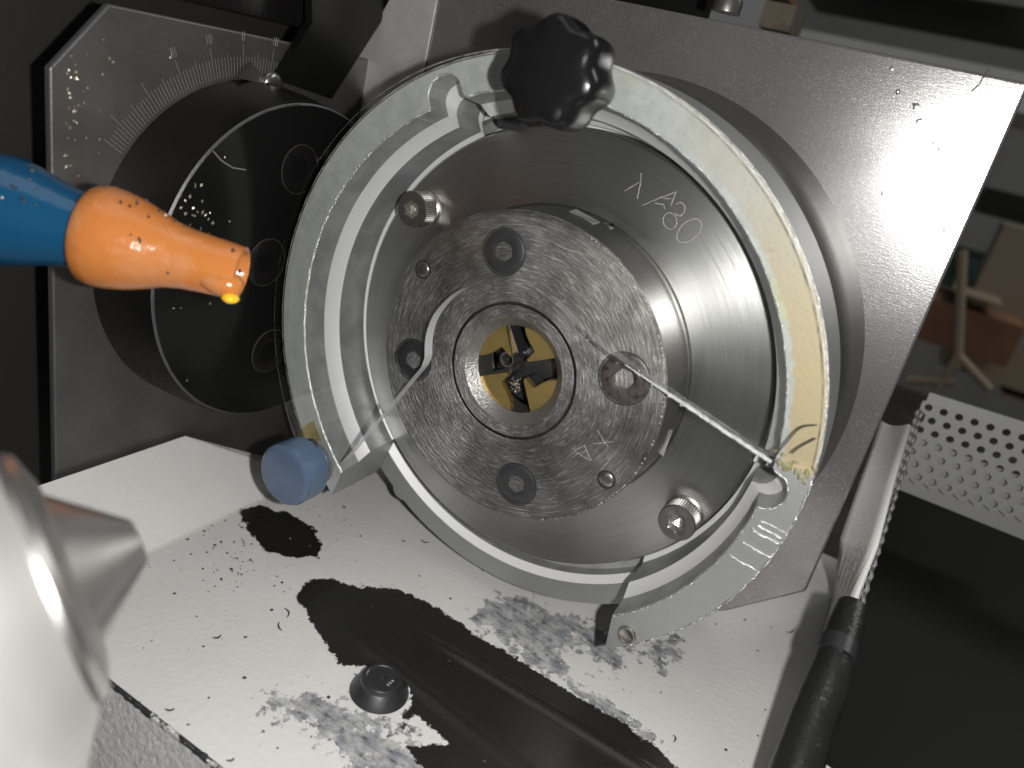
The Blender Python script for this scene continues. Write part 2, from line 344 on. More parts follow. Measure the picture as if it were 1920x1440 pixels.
# left wall: slopes up from the fold to the lip that touches the side head
lip = on(345, 820, (1, 0, 0), XL + .0015); lip0 = on(80, 915, (1, 0, 0), XL + .0015)
ly = lip[1]; xl_ = XL + .0015
wn = np.cross(np.array(lip) - np.array([XF, ly, 0]), [0, 1, 0]); wn = wn / np.linalg.norm(wn); wd_ = wn @ np.array([XF, 0, 0])
k1, k2, k3 = on(500, 862, wn, wd_), on(600, 905, wn, wd_), np.array([XF, .05, 0])
wl = [(XF, YF, 0), tuple(k3), tuple(k2), tuple(k1), tuple(lip), (xl_, YF - .02, lip[2])]
lw = obj('left_wall', wl, [(0, 1, 2, 3, 4, 5)], m_trayp, tray, scale=1); sm = lw.modifiers.new('thick', 'SOLIDIFY'); sm.thickness = .0012; sm.offset = -1
e = [(XL + .0022, y, lip[2] + .0002) for y in np.linspace(YF - .02, lip[1], 30)]
obj('wall_lip', *tube(e, .0007, 6), m_trayp, tray, scale=1, smooth=60)
# front wall drops from a worn folded edge
fx = np.linspace(XF - .05, .14, 40)
obj('front_wall', [(fx[0], YF - .0006, -.0006), (fx[-1], YF - .0006, -.0006), (fx[-1], YF - .020, -.06), (fx[0], YF - .020, -.06),
                   (fx[0], YF + .002, -.002), (fx[-1], YF + .002, -.002), (fx[-1], YF - .018, -.06), (fx[0], YF - .018, -.06)],
    [(0, 1, 2, 3), (4, 5, 6, 7), (0, 1, 5, 4), (3, 2, 6, 7), (0, 3, 7, 4), (1, 2, 6, 5)], m_front, tray, scale=1)
obj('worn_edge', *tube([(x, YF - .0002, -.0012 + .0002 * math.sin(x * 900)) for x in np.linspace(XF - .05, .14, 240)], [.0008 + .0005 * random.random() for _ in range(240)], 7), m_wear, tray, scale=1, smooth=0)
# right wall: ruled surface that rises to the trimmed edge
Tp = [(1488, 1440), (1545, 1280), (1598, 1125), (1640, 1020), (1672, 905), (1705, 795)]
Bp = [(1472, 1440), (1522, 1260), (1562, 1115), (1575, 1010), (1612, 900), (1652, 788)]
XW = .1267; top = [on(*p, (1, 0, 0), XW) for p in Tp]
bot = [np.array([XB(G(*p)[1]), G(*p)[1], .0]) if i < 3 else None for i, p in enumerate(Bp)]
dep = lambda p: float((np.array(p) - CAM) @ -RC[:, 2])
bot = [G(*Bp[0], .0006), G(*Bp[1], .0006), G(*Bp[2], .001)] + [CAM + ray(*Bp[i]) * dep(top[i]) * 1.06 for i in (3, 4, 5)]
v = []; f = []
for b_, t_ in zip(bot, top):
    b_ = np.array(b_); t_ = np.array(t_)
    for k in range(7):
        q = k / 6; pz = b_ * (1 - q) + t_ * q; pz = pz - np.array([0, 0, .003]) * math.sin(math.pi * q) * (.6 if q < .9 else .3); v.append(tuple(pz))
for i in range(5):
    for k in range(6): a = i * 7 + k; f.append((a, a + 1, a + 8, a + 7))
rw = obj('right_wall', v, f, m_trayp, tray, smooth=0, scale=1); sm = rw.modifiers.new('thick', 'SOLIDIFY'); sm.thickness = .0015; sm.offset = 1
# bolt standing in a countersunk hole of the tray floor
bc = G(711, 1296, .0); bmx = Matrix.Translation(Vector(bc))
o = obj('countersink', *lathe([(9.9, .2), (9.7, .7), (6.9, 4.4)], 64, caps=False), m_screw, tray, smooth=40); o.matrix_local = bmx
o = obj('hold_down_bolt', *lathe([(6.9, 4.35), (6.8, 5.6), (6.4, 6.1), (5.4, 6.2), (5.0, 5.9), (1.5, 5.9), (1.2, 5.0), (0, 4.8)], 48), m_screw, tray, smooth=35); o.matrix_local = bmx
bo = o
for dx in (-1.2, 0, 1.2): obj('head_mark', *box(2.9 , 3.9, dx - .25, dx + .25, 5.92, 6.0), m_scribe, bo)

# dark body of the machine behind the side head
mach = thing('machine_body', 'black machine casing behind the side head with the scale', 'machine casing')
obj('rear_panel', *box(XL - .062, XL - .05, -.30, .45, -.1, .34), m_casing, mach, scale=1)
obj('inner_panel', *box(XL - .05, -.02, .165, .175, -.1, .30), m_bin, mach, scale=1)
obj('top_strip', *box(XL - .03, XL - .008, -.02, .16, H + .088, H + .125), m_black, mach, scale=1)

# ================================================================ SPINDLE HEAD (right)
MH = Matrix.Translation((0, 0, H)) @ Matrix.Rotation(math.pi / 2, 4, 'X')
head = thing('spindle_head', 'square ground steel plate carrying a round turned disc and drill chuck at centre', 'machine head', MH)
PZ = -83
ul, ur, vt, vb = -112, 111.5, 124.4, -92
ph = prism([(ul, vt), (ur, vt), (112.5, 40), (113.9, -67), (89.5, -91.5), (84, -95), (62, -79), (-66, -70), (-98, -20)], PZ - 14, PZ)
MBp = MB(); MBp.add(ph); MBp.mi = [0 if i == 1 else 1 for i in range(len(MBp.f))]
MBp.obj('mounting_plate', [m_plate, m_plate_edge], head, bevel=.9)
# gusset plate left of the mounting plate, with the seam between them
g = [S(735, -12, PZ + 1), S(823, -12, PZ + 1), S(796, 130, PZ + 1), S(770, 260, PZ + 1), S(660, 330, PZ + 1), S(622, 192, PZ + 1)]
MBg = MB(); MBg.add(prism(g, PZ - 6, PZ + 1)); MBg.mi = [0 if i == 1 else 1 for i in range(len(MBg.f))]
MBg.obj('gusset_plate', [m_gusset, m_plate_edge], head, bevel=.6)
# dents and a crack near the bright corner
for px, py, s_ in ((1672, 128, 1.0), (1684, 172, 1.3), (1718, 198, 1.6), (1722, 227, 1.2), (1750, 268, .8), (1762, 280, .9), (1745, 285, .7), (1655, 362, .8), (1690, 325, .5), (1770, 432, .9)):
    x, y = S(px, py, PZ); obj('burr', *rock(x, y, PZ + .05, s_, .35), m_plate, head, smooth=60)
cr = [S(*p, PZ) for p in ((1855, 128), (1843, 145), (1836, 158), (1822, 171))]
obj('crack', *tube([(x, y, PZ + .02) for x, y in cr], .22, 5), m_plate_edge, head)
# housing: barrel with recessed front
hp = [(103.2, PZ), (101, -60), (98.9, -39), (98.4, -38.1), (90.2, -38.1), (87.6, -40.8), (87.2, -45.5), (84, -46.4), (70, -46.8)]
MBh = MB(); vv, ff = lathe(hp, 192, caps=False); MBh.add((vv, ff))
bi = [0, 0, 0, 1, 2, 3, 3, 4]
MBh.mi = [bi[i // 192] for i in range(len(ff))]
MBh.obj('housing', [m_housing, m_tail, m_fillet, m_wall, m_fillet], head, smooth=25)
ol = [pol_ for pol_ in [[(r * math.cos(math.radians(a)), r * math.sin(math.radians(a)), -45.6) for r in (81.2, 83.4 + .5 * math.sin(a))] for a in np.arange(-84, -52, 1.0)]]
obj('oil_film', [p for q in ol for p in q], [(2 * i, 2 * i + 1, 2 * i + 3, 2 * i + 2) for i in range(len(ol) - 1)], m_oilfilm, head, smooth=0)
obj('face_disc', *lathe([(80.8, -47.5), (80.8, -34.7), (80.2, -34), (55, -34), (54, -34.5), (20, -34.5)], 192, caps=False), m_disc, head, smooth=25)
hubp = [(15.3, -24), (15.3, -14.2), (18.6, -10.7), (22.7, -10.3), (22.9, -10.5), (22.9, -12), (23.8, -12), (23.8, -10.5), (24.0, -10.3), (51.8, -10.3), (53.6, -11.9), (53.6, -34.2)]
MBu = MB(); vv, ff = lathe(hubp, 192, caps=False); MBu.add((vv, ff)); bi = [1, 1, 0, 0, 2, 2, 2, 0, 0, 0, 3]
MBu.mi = [bi[i // 192] for i in range(len(ff))]
MBu.obj('chuck_hub', [m_hub, m_hubhole, m_core, m_housing], head, smooth=25)
obj('bore_core', *lathe([(15.2, -27), (8, -26.5), (0, -26.5)], 48), m_core, head, smooth=30)
# chuck jaws: one built, three copied
JZ = -15.2
jc = np.array(S(840 + 782 / 6, 560 + 772 / 6, JZ))
jp = lambda x, y: tuple(np.array(S(840 + x / 6, 560 + y / 6, JZ)) - jc)
ser = [(866, 240), (870, 300), (884, 395), (925, 490), (975, 570)]
poly = []
for i in range(len(ser) - 1):
    a, b = np.array(ser[i], float), np.array(ser[i + 1], float); d = b - a; n_ = np.array([d[1], -d[0]]) / np.linalg.norm(d); k = max(2, int(np.linalg.norm(d) / 22))
    for j in range(k):
        poly.append(jp(*(a + d * j / k))); poly.append(jp(*(a + d * (j + .5) / k + n_ * -14)))
poly += [jp(975, 570), jp(965, 610), jp(885, 690), jp(910, 712), jp(1210, 665), jp(1330, 640), jp(1340, 300), jp(1080, 160)]
jm = bpy.data.meshes
ja = obj('chuck_jaw', *prism(poly, -2.6, 0), [m_brass], head)
jb = obj('jaw_carrier', *prism([jp(975, 575), jp(965, 612), jp(890, 690), jp(905, 760), jp(1120, 700), jp(1240, 660), jp(1100, 400), jp(930, 420)], -9.5, -2.7), m_core, ja, bevel=.3)
for k in range(4):
    o = ja if k == 0 else ja.copy()
    if k: col.objects.link(o); o.parent = head
    o.matrix_local = T(jc[0] * .001, jc[1] * .001, JZ * .001, k * math.pi / 2)
    if k:
        for ch in (jb,): c2 = ch.copy(); col.objects.link(c2); c2.parent = o
tx, ty = S(956, 672, -19); tb = obj('centre_tube', *lathe([(2.0, -23.8), (2.0, -17.9), (2.15, -17.7), (2.75, -17.7), (2.9, -18), (2.9, -27)], 40, caps=False), m_screw_bright, head, smooth=40)
tb.matrix_local = T(tx * .001, ty * .001, .001)
mb = MB()
for _ in range(70):
    cx, cy = random.choice(((962, 715), (965, 722), (955, 614), (968, 730))); x, y = S(cx + random.gauss(0, 5), cy + random.gauss(0, 6), -19.5)
    mb.add(rock(x, y, -19.5 + random.uniform(-1.6, .6), random.uniform(.3, .55), .8))
tag(mb.obj('packed_swarf', m_chip, head), kind='stuff')
# countersunk hexagon-socket screws in the hub
def socket_obj(name, ring_args, mt, parent, kw={}, smooth=30):
    v, f = socket_rings(*ring_args, **kw); n = kw.get('n', 48); return obj(name, v, f, [mt, m_socket], parent, smooth=smooth, mi=[1 if i >= len(f) - 2 * n else 0 for i in range(len(f))])
def socket_rings(r, hexr, z, depth, n=48, kn=0, h=0, cham=.4):
    """head with a hexagon socket: list of rings of n points"""
    c = lambda q, zz, m=0: [(q * (1 + (m if i % 2 else 0)) * math.cos(2 * math.pi * i / n), q * (1 + (m if i % 2 else 0)) * math.sin(2 * math.pi * i / n), zz) for i in range(n)]
    def hx(q, zz):
        o_ = []
        for i in range(n):
            a = 2 * math.pi * i / n; k = (a + math.pi / 6) % (math.pi / 3) - math.pi / 6; rr = q * math.cos(math.pi / 6) / math.cos(k); o_.append((rr * math.cos(a), rr * math.sin(a), zz))
        return o_
    R = ([c(r, z - h), c(r, z - h, kn) if kn else c(r, z - h), c(r, z - cham * 1.6, kn), c(r - .1, z - cham)] if h else [c(r, z - 1.5), c(r, z - cham * .5)]) + [c(r - cham, z), c(hexr * 1.12, z), hx(hexr, z - .25), hx(hexr * .98, z - depth), c(.05, z - depth - hexr * .35)]
    v = [p for q in R for p in q]; f = []
    for j in range(len(R) - 1):
        for i in range(n): i2 = (i + 1) % n; f.append((j * n + i, j * n + i2, (j + 1) * n + i2, (j + 1) * n + i))
    return v, f
first = None
for k, (ang, mt, lab) in enumerate(((18.8, m_rust, 'rust stained screw'), (108.9, m_screw, None), (195.4, m_screw, None), (287.9, m_screw, None))):
    r_ = 40.2; x, y = r_ * math.cos(math.radians(ang)), r_ * math.sin(math.radians(ang)); R_ = 8.2 if k == 0 else 7.4
    o = socket_obj('countersunk_screw', (R_, 3.1, 0, 2.6), mt, head)
    o.matrix_local = T(x * .001, y * .001, -.01012, .5 + k * .9)
    g_ = obj('screw_gap', *lathe([(R_ + .55, .02), (R_ + .1, .03)], 48, caps=False), m_core, o)
    if lab: o['label'] = lab
for ang in (152, -27.2):
    o = obj('dowel_pin', *lathe([(2.75, -.3), (2.7, .15), (2.3, .45), (1.2, .62), (0, .66)], 32), m_screw_bright, head, smooth=60)
    o.matrix_local = T(.0477 * math.cos(math.radians(ang)), .0477 * math.sin(math.radians(ang)), -.0103)
    obj('pin_gap', *lathe([(3.25, .03), (2.7, .04)], 32, caps=False), m_core, o)
# knurled cap screws on the turned disc
for px, py in ((772, 393), (1268, 981)):
    cx_, cy_ = S(px, py, -25.8)
    o = socket_obj('cap_screw', (6.6, 3.2, 8.2, 3.4), m_capscrew, head, dict(n=96, kn=-.05, h=8.2), 22)
    o.matrix_local = T(cx_ * .001, cy_ * .001, -.034, .3)
    obj('screw_collar', *lathe([(6.9, -.2), (6.9, .9), (6.3, 1.3), (6.2, 2.2)], 60, caps=False), m_screw_bright, o, smooth=30)
# scribed letters
def strokes(name, segs, z, rad, mat, parent):
    mb = MB()
    for sg in segs:
        pts_ = []
        for i in range(len(sg) - 1):
            a, b = np.array(S(*sg[i], z)), np.array(S(*sg[i + 1], z)); k = max(2, int(np.linalg.norm(b - a) / .5))
            pts_ += [(*(a + (b - a) * j / k + rng.normal(0, .06, 2)), z + .01) for j in range(k)]
        pts_.append((*S(*sg[-1], z), z + .01))
        mb.add(tube(pts_, [rad * random.uniform(.6, 1.25) for _ in pts_], 5))
    return mb.obj(name, mat, parent)
zz = lambda pts_: [(1150 + x / 9, 320 + y / 9) for x, y in pts_]
def ring_px(cx, cy, rx, ry, rot, n=18, a0=0, a1=360):
    o_ = []
    for i in range(n + 1):
        a = math.radians(a0 + (a1 - a0) * i / n); x, y = rx * math.cos(a), ry * math.sin(a); c_, s_ = math.cos(rot), math.sin(rot); o_.append((cx + x * c_ - y * s_, cy + x * s_ + y * c_))
    return o_
strokes('scribed_letters', [zz([(465, 40), (465, 190), (405, 480)]), zz([(190, 345), (330, 260), (440, 190)]),
        zz([(490, 590), (680, 500), (1060, 360)]), zz([(1060, 360), (1010, 480), (970, 590)]), zz([(690, 545), (850, 570), (870, 650)]), zz([(850, 470), (970, 470)]),
        zz(ring_px(955, 850, 115, 140, -.3)), zz(ring_px(1120, 650, 85, 115, .2, 14, -140, 140)), zz(ring_px(1280, 1015, 250, 150, -.75))], -34, .16, m_scribe, head)
zz5 = lambda pts_: [(640 + x / 3, 480 + y / 3) for x, y in pts_]
strokes('stamped_letters', [zz5([(1440, 980), (1500, 1075)]), zz5([(1415, 1055), (1530, 1045)]), zz5([(1315, 1100), (1400, 1150)]), zz5([(1365, 1060), (1405, 1150)]), zz5([(1310, 1095), (1372, 1065)]), zz5([(1345, 1110), (1382, 1092)])], -10.3, .10, m_scribe, head)
# long scratches and nicks on the hub face
segs = []
for _ in range(40):
    a = random.uniform(0, 6.28); r_ = random.uniform(25, 51); x, y = r_ * math.cos(a), r_ * math.sin(a); t_ = a + 1.57 + random.gauss(0, .35); l_ = random.uniform(.8, 4)
    segs.append([(x, y), (x + l_ * math.cos(t_), y + l_ * math.sin(t_))])
mb = MB()
for s0, s1 in segs: mb.add(tube([(*s0, -10.3), (*s1, -10.3)], random.uniform(.02, .05), 4))
for a in np.arange(-62, 75, 1.1):
    if random.random() < .8: aa = math.radians(a + random.random()); mb.add(rock(53.0 * math.cos(aa), 53.0 * math.sin(aa), -10.9, random.uniform(.12, .5), .6))
for p0, p1 in (((1100, 960), (1115, 985)),): pass
mb.obj('scratch_marks', m_scribe, head)
# thin pale patches on the hub flank
for p in ([(1068, 397), (1112, 420), (1124, 417), (1080, 393)], [(1140, 423), (1148, 419), (1150, 427), (1143, 428)], [(1236, 850), (1254, 808), (1260, 806), (1243, 855)]):
    q = []
    for px, py in p:                                     # on the hub's cylindrical flank
        best = min((abs(math.hypot(*S(px, py, z)) - 53.7), z) for z in np.linspace(-33, -11, 80))[1]; q.append((*S(px, py, best), best))
    n0 = Vector((q[0][0], q[0][1], 0)).normalized() * .25
    obj('flank_patch', [tuple(Vector(a) + n0) for a in q] + [tuple(Vector(a) - n0 * 3) for a in q], [(0, 1, 2, 3), (4, 5, 6, 7)] + [(i, (i + 1) % 4, 4 + (i + 1) % 4, 4 + i) for i in range(4)], m_perf, head)

# ================================================================ GUARD RING
ring = thing('guard_ring', 'grey aluminium guard ring with cut-open lower side and a curved tail', 'guard', MH)
A0, A1 = -50.5, 229.6
angs = sorted(set([round(a, 3) for a in np.arange(A0, A1 + .01, 1.2)] + [round(a, 3) for a in np.arange(-9, 7, .18)] + [round(a, 3) for a in np.arange(112, 127, .18)] + [A1]))
def inner_off(a):
    d = 0
    t = (a - 119.0) * math.radians(1) * 91                # round notch near the star knob
    if abs(t) < 6.6: d = max(d, 2.2 + math.sqrt(max(0, 6.6 ** 2 - t * t)) * .95 if abs(t) < 6.55 else 0)
    t = (a + 0.6) * math.radians(1) * 91                  # notch where the tail begins
    if abs(t) < 6.2: d = max(d, math.sqrt(max(0, 6.2 ** 2 - t * t)) * 1.0)
    if 106 < a < 114.8: d = max(d, -.2)
    return d
pr = [(100.0, -7.6, 0, 0), (100.3, -20, 0, 1), (100.0, -36, 0, 1), (98, -37.9, 0, 1), (81.6, -37.9, 1, 1), (81.7, -37.3, 1, 3), (83.1, -35.6, 1, 3), (84.0, -21.6, 1, 3), (87.4, -16.6, 1, 2), (88.7, -7.5, 1, 3), (89.2, -7.05, 1, 4), (99.5, -7.05, 0, 0)]
v = []; f = []; mi = []; K = len(pr)
for a in angs:
    w_ = max(0, 1 - (a - A0) / 9); we = max(0, 1 - (A1 - a) / 9); d = inner_off(a)
    jit = random.gauss(0, .10)
    for (r, z, fl_, _) in pr:
        rr = r + d * fl_ + (jit if fl_ and z > -8 else 0); aa = math.radians(a - w_ * (r - 95) * .42 + we * (r - 93) * .30); v.append((rr * math.cos(aa), rr * math.sin(aa), z))
for i in range(len(angs) - 1):
    for k in range(K):
        k2 = (k + 1) % K; f.append((i * K + k, i * K + k2, (i + 1) * K + k2, (i + 1) * K + k))
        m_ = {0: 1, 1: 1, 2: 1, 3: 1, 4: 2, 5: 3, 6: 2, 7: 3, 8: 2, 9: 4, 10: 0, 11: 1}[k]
        if m_ == 0 and angs[i] < 4.5: m_ = 5
        mi.append(m_)
f += [tuple(range(K)), tuple(range((len(angs) - 1) * K, len(angs) * K))]; mi += [1, 5]
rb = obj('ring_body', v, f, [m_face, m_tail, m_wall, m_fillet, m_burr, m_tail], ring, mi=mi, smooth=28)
# burred edges along the arc and the tail
mb = MB()
def burr_line(pts_, r0, r1, z):
    q = [(x + random.gauss(0, .14), y + random.gauss(0, .14), z + random.gauss(0, .07)) for x, y in pts_]; mb.add(tube(q, [random.uniform(r0, r1) for _ in q], 5))
pol = lambda r, a: (r * math.cos(math.radians(a)), r * math.sin(math.radians(a)))
burr_line([pol(99.9, a) for a in np.arange(-48, 8, .55)], .06, .55, -7.2)
burr_line([pol(100.2, a) for a in np.arange(-40, -22, .5)], .2, .7, -9)
burr_line([pol(89.2 + inner_off(a), a) for a in np.arange(-46, 8, .4)], .05, .35, -7.1)
burr_line([pol(89.3 + inner_off(a), a) for a in np.arange(108, 132, .4)], .05, .22, -7.1)
burr_line([pol(89.3, a) for a in np.arange(10, 84, .8)], .04, .22, -7.1)
burr_line([pol(99.8, a) for a in np.arange(12, 62, .8)], .04, .3, -7.2)
burr_line([pol(89.2, a) for a in np.arange(135, 226, .9)], .02, .12, -7.1)
for p0, p1, w_ in (((1365, 1040), (1420, 1070), .3), ((1392, 1016), (1447, 1048), .34), ((1408, 992), (1462, 1022), .5), ((1418, 985), (1466, 1010), .4), ((1425, 975), (1476, 1000), .22)):
    a, b = np.array(S(*p0, -7)), np.array(S(*p1, -7)); q = [tuple(a + (b - a) * t) for t in np.linspace(0, 1, 14)]; burr_line(q, w_ * .7, w_ * 1.2, -7.0)
mb.obj('burred_edge', m_burr, ring, smooth=0)
# threaded hole with an insert in the tail end
tx, ty = S(1175, 1190, -7); mb = MB()
mb.add(lathe([(3.3, -.45), (3.0, .5), (2.6, .5), (2.5, .3), (2.3, .2), (2.45, .1), (2.2, 0), (2.3, -.1), (2.0, -.2), (1.2, -.35), (0, -.4)], 32))
o = mb.obj('threaded_insert', m_screw_bright, ring, smooth=25); o.matrix_local = T(tx * .001, ty * .001, -.00655)
# socket bolt half hidden beside the star knob
tx, ty = S(962, 212, -30); o = obj('socket_bolt', *socket_rings(5.6, 2.8, 0, 3, h=6), m_core, ring, smooth=30); o.matrix_local = T(tx * .001, ty * .001, -.028)
# star knob
def star(j, a): return 1 - .125 * ((1 + math.cos(7 * a)) * .5) ** 1.2 * {6: .95, 7: .75, 8: .4, 9: .12}.get(j, 1 if j < 6 else 0)
sk = thing  # (part below)
kn = obj('star_knob', *lathe([(13.5, 0), (16.4, .3), (17.0, 1.5), (17.3, 6), (17.3, 12), (17.1, 14.8), (16.3, 16.5), (15.0, 17.4), (12.5, 18.1), (9, 18.7), (5, 19), (0, 19.1)], 168, mod=star), m_bake, ring, smooth=50)
kx, ky = S(1020, 134, 20); kn.matrix_local = T(kx * .001, ky * .001, .003, math.radians(18)) @ Matrix.Diagonal((.85, .85, .92, 1))
obj('knob_neck', *lathe([(8, -3), (8, 0)], 40), m_bake, kn, smooth=40)
# slate-blue stepped knob
kb = obj('stepped_knob', *lathe([(7.5, -.2), (8.2, .3), (8.2, 5), (8.4, 5.2), (12.2, 5.3), (12.8, 6), (12.8, 14.6), (12.4, 15.8), (11.4, 16.5), (10, 16.7), (0, 16.7)], 96), m_blueknob, ring, smooth=35)
bx, by = S(530, 893, 16.7); kb.matrix_local = T(bx * .001, by * .001, 0) @ Matrix.Diagonal((.95, .95, 1, 1))
obj('knob_washer', *lathe([(9.5, -1.2), (9.5, -.1)], 40), m_tail, kb, smooth=30)
x, y = S(583, 838, 1); obj('washer_screw', *lathe([(3.2, .1), (3.2, 1.5), (2.2, 2.5), (0, 2.8)], 24), m_screw, ring, smooth=50).matrix_local = T(x * .001, y * .001, 0)
x, y = S(592, 908, -2); obj('grub_screw', *lathe([(1.1, -2), (1.1, 1.5), (.7, 2.2), (0, 2.3)], 16), m_screw_bright, ring, smooth=50).matrix_local = T(x * .001, y * .001, -.002)
# slotted stand-off under the ring, seen in the gap at lower left
x, y = S(776, 905, -48); obj('round_spacer', *lathe([(5.4, -14), (5.4, 8), (4.9, 8.6), (0, 8.6)], 40), m_tail, ring, smooth=40).matrix_local = T(x * .001, y * .001, -.048)

# ================================================================ CLEAR SHIELD
sh = thing('clear_shield', 'clear scratched plastic shield over the ring with a cut-out around the chuck', 'shield', MH)
ZA = -2.2
def smooth_path(pts_, k=5):
    o_ = []; q = [np.array(p, float) for p in pts_]
    for i in range(len(q) - 1):
        a, b, c, d = q[max(i - 1, 0)], q[i], q[i + 1], q[min(i + 2, len(q) - 1)]
        for j in range(k): t = j / k; o_.append(tuple(.5 * (2 * b + (c - a) * t + (2 * a - 5 * b + 4 * c - d) * t * t + (3 * b - a - 3 * c + d) * t ** 3)))
    return o_ + [tuple(q[-1])]
cutL = [S(640, 868, ZA), S(790, 688, ZA)]; cutA = smooth_path([S(*p, ZA) for p in ((796, 671), (797, 640), (803, 612), (818, 583), (847, 553), (882, 535), (925, 526), (957, 527), (990, 537), (1023, 557), (1055, 583), (1085, 615), (1110, 638))]); cutR = [S(1250, 735, ZA), S(1440, 862, ZA)]
inner = cutL + cutA + cutR
aO0 = math.degrees(math.atan2(*S(1535, 885, 0)[::-1])); aO1 = math.degrees(math.atan2(*S(612, 885, 0)[::-1])) + 360
outer = arc(0, 0, 100.1, aO0, aO1, 110)
pts_in = inner[::-1]                                     # from the right end back to the left end
n1, n2 = len(outer), len(inner)
v = [(x, y, ZA) for x, y in outer] + [(x, y, ZA) for x, y in inner] + [(x, y, -6.9) for x, y in outer] + [(x, y, -6.9) for x, y in inner]
ring_loop = list(range(n1)) + list(range(n1, n1 + n2))
o_ = n1 + n2
loop = list(range(n1)) + [n1 + i for i in range(n2)]
f = [tuple(loop), tuple(i + o_ for i in loop[::-1])]
obj('shield_plate', v, f, m_clear, sh)
# its edges: outer rim, and the sawn edge of the cut-out
rimv = lathe([(100.1, -6.9), (100.1, -.6), (99.5, 0)], 2)[0]
v = []; f = []
for i, (x, y) in enumerate(outer):
    k = 99.5 / 100.1; v += [(x, y, -6.88), (x * .9975, y * .9975, -6.86), (x, y, ZA - .7), (x * k, y * k, ZA + .02)]
for i in range(n1 - 1):
    for k in (0, 2): a = i * 4 + k; f.append((a, a + 1, a + 5, a + 4))
obj('shield_rim', v, f, m_rim, sh, smooth=0)
def cut_edge(pts_, mt, jit):
    d_ = []
    for i in range(len(pts_) - 1):
        a, b = np.array(pts_[i]), np.array(pts_[i + 1]); k = max(1, int(np.linalg.norm(b - a) / 1.2)); d_ += [a + (b - a) * j / k for j in range(k)]
    d_.append(np.array(pts_[-1])); v = []; f = []
    for x, y in d_:
        jx, jy = rng.normal(0, jit, 2); v += [(x + jx, y + jy, -6.92), (x, y, -4.4), (x + jx, y + jy, ZA + .02)]
    for i in range(len(d_) - 1):
        for k in range(2): a = i * 3 + k; f.append((a, a + 1, a + 4, a + 3))
    obj('sawn_edge', v, f, mt, sh, smooth=40)
nA = len(cutL); cut_edge(inner[:nA + 24], m_saw_left, .01); cut_edge(inner[nA + 23:nA + 46], m_saw_faint, .03); cut_edge(inner[nA + 45:], m_saw, .06)
mb = MB()
for _ in range(45):                                     # crumbs along the ragged right-hand cut
    t = random.random() ** .8; a, b = np.array(S(1095, 630, -5)), np.array(S(1443, 864, -5)); q = a + (b - a) * t; mb.add(rock(q[0] + random.gauss(0, .25), q[1] + random.gauss(0, .25), random.uniform(-6.5, -2.2), random.uniform(.15, .5), .9))
tag(mb.obj('edge_crumbs', m_cut, sh), kind='stuff')
a, b = np.array(S(1172, 684, -4.5)), np.array(S(1446, 866, -4.5)); q = [(*(a + (b - a) * t + rng.normal(0, .06, 2)), -4.5 + rng.normal(0, .08)) for t in np.linspace(0, 1, 60)]
obj('edge_glint', *tube(q, [.18 + .5 * min(1, i / 25) * (.75 + .35 * random.random()) for i in range(60)], 8), m_edge_glint, sh, smooth=60)  # bright rod added to imitate the highlight along the cut edge
q = [S(*p, -2) for p in ((1092, 618), (1110, 640), (1140, 664), (1172, 684))]; obj('edge_crack', *tube([(*p, -2.1) for p in q], .16, 5), m_core, sh)
fp = [S(*p, ZA) for p in ((556, 812), (588, 788), (601, 822), (607, 856), (570, 850))]
obj('film_patch', [(x, y, ZA + .05) for x, y in fp], [(0, 1, 2, 3, 4)], m_film, sh)
# broken, resin filled end beside the tail
mb = MB()
for (px, py, s_) in ((1462, 866, 1.5), (1478, 876, 1.9), (1497, 884, 1.9), (1515, 888, 1.5), (1470, 852, 1.0), (1456, 848, .9), (1528, 880, 1.1), (1490, 868, 1.1), (1503, 897, 1.5), (1510, 905, 1.0)):
    x, y = S(px, py, -5); mb.add(rock(x, y, -5.2, s_, .8))
mb.obj('resin_bead', m_resin, sh, smooth=35)
hr = []
for a in (((1450, 858), (1470, 835), (1500, 803), (1532, 797)), ((1485, 850), (1500, 838), (1530, 822))):
    q = smooth_path([S(*p, ZA) for p in a]); hr.append([(*p, ZA + .02) for p in q])
mb = MB()
for h_ in hr: mb.add(tube(h_, .22, 5))
mb.obj('surface_crack', m_core, sh)

# ================================================================ SIDE HEAD (left)
ML = Matrix.Translation((XL, 0, H)) @ Matrix(((0, 0, 1), (1, 0, 0), (0, 1, 0))).to_4x4()
side = thing('side_head', 'dark steel swivel head with degree scale and black round boss at left', 'machine head', ML)
c1, c2, c3 = L(205, 8), L(93, 128), L(107, 905)
pl = [c1, c2, (c3[0], -110), (150, -110), (150, c1[1]), ]
MBs = MB(); MBs.add(prism(pl, -3, 0)); MBs.mi = [0 if i == 1 else 1 for i in range(len(MBs.f))]
MBs.obj('swivel_plate', [m_side, m_plate_edge], side, bevel=.7)
cy, cz = 19.8, 0.0
BC = T(cy * .001, cz * .001, 0)
MBb = MB(); vv, ff = lathe([(66.2, 0), (65.5, 12), (63.6, 26.6), (62.9, 27.3), (30, 27.3), (0, 27.3)], 160); MBb.add((vv, ff))
MBb.mi = [0 if (i // 160) < 2 else (2 if (i // 160) == 2 else 1) for i in range(len(MBb.f))]
MBb.obj('round_boss', [m_black, m_black_face, m_plate_edge], side, smooth=25).matrix_local = BC
mb = MB(); q = [(63.3 * math.cos(a), 63.3 * math.sin(a), 27.2) for a in np.linspace(math.radians(95), math.radians(275), 120)]
mb.add(tube(q, [random.uniform(.08, .34) for _ in q], 5)); mb.obj('worn_rim', m_side, side).matrix_local = BC
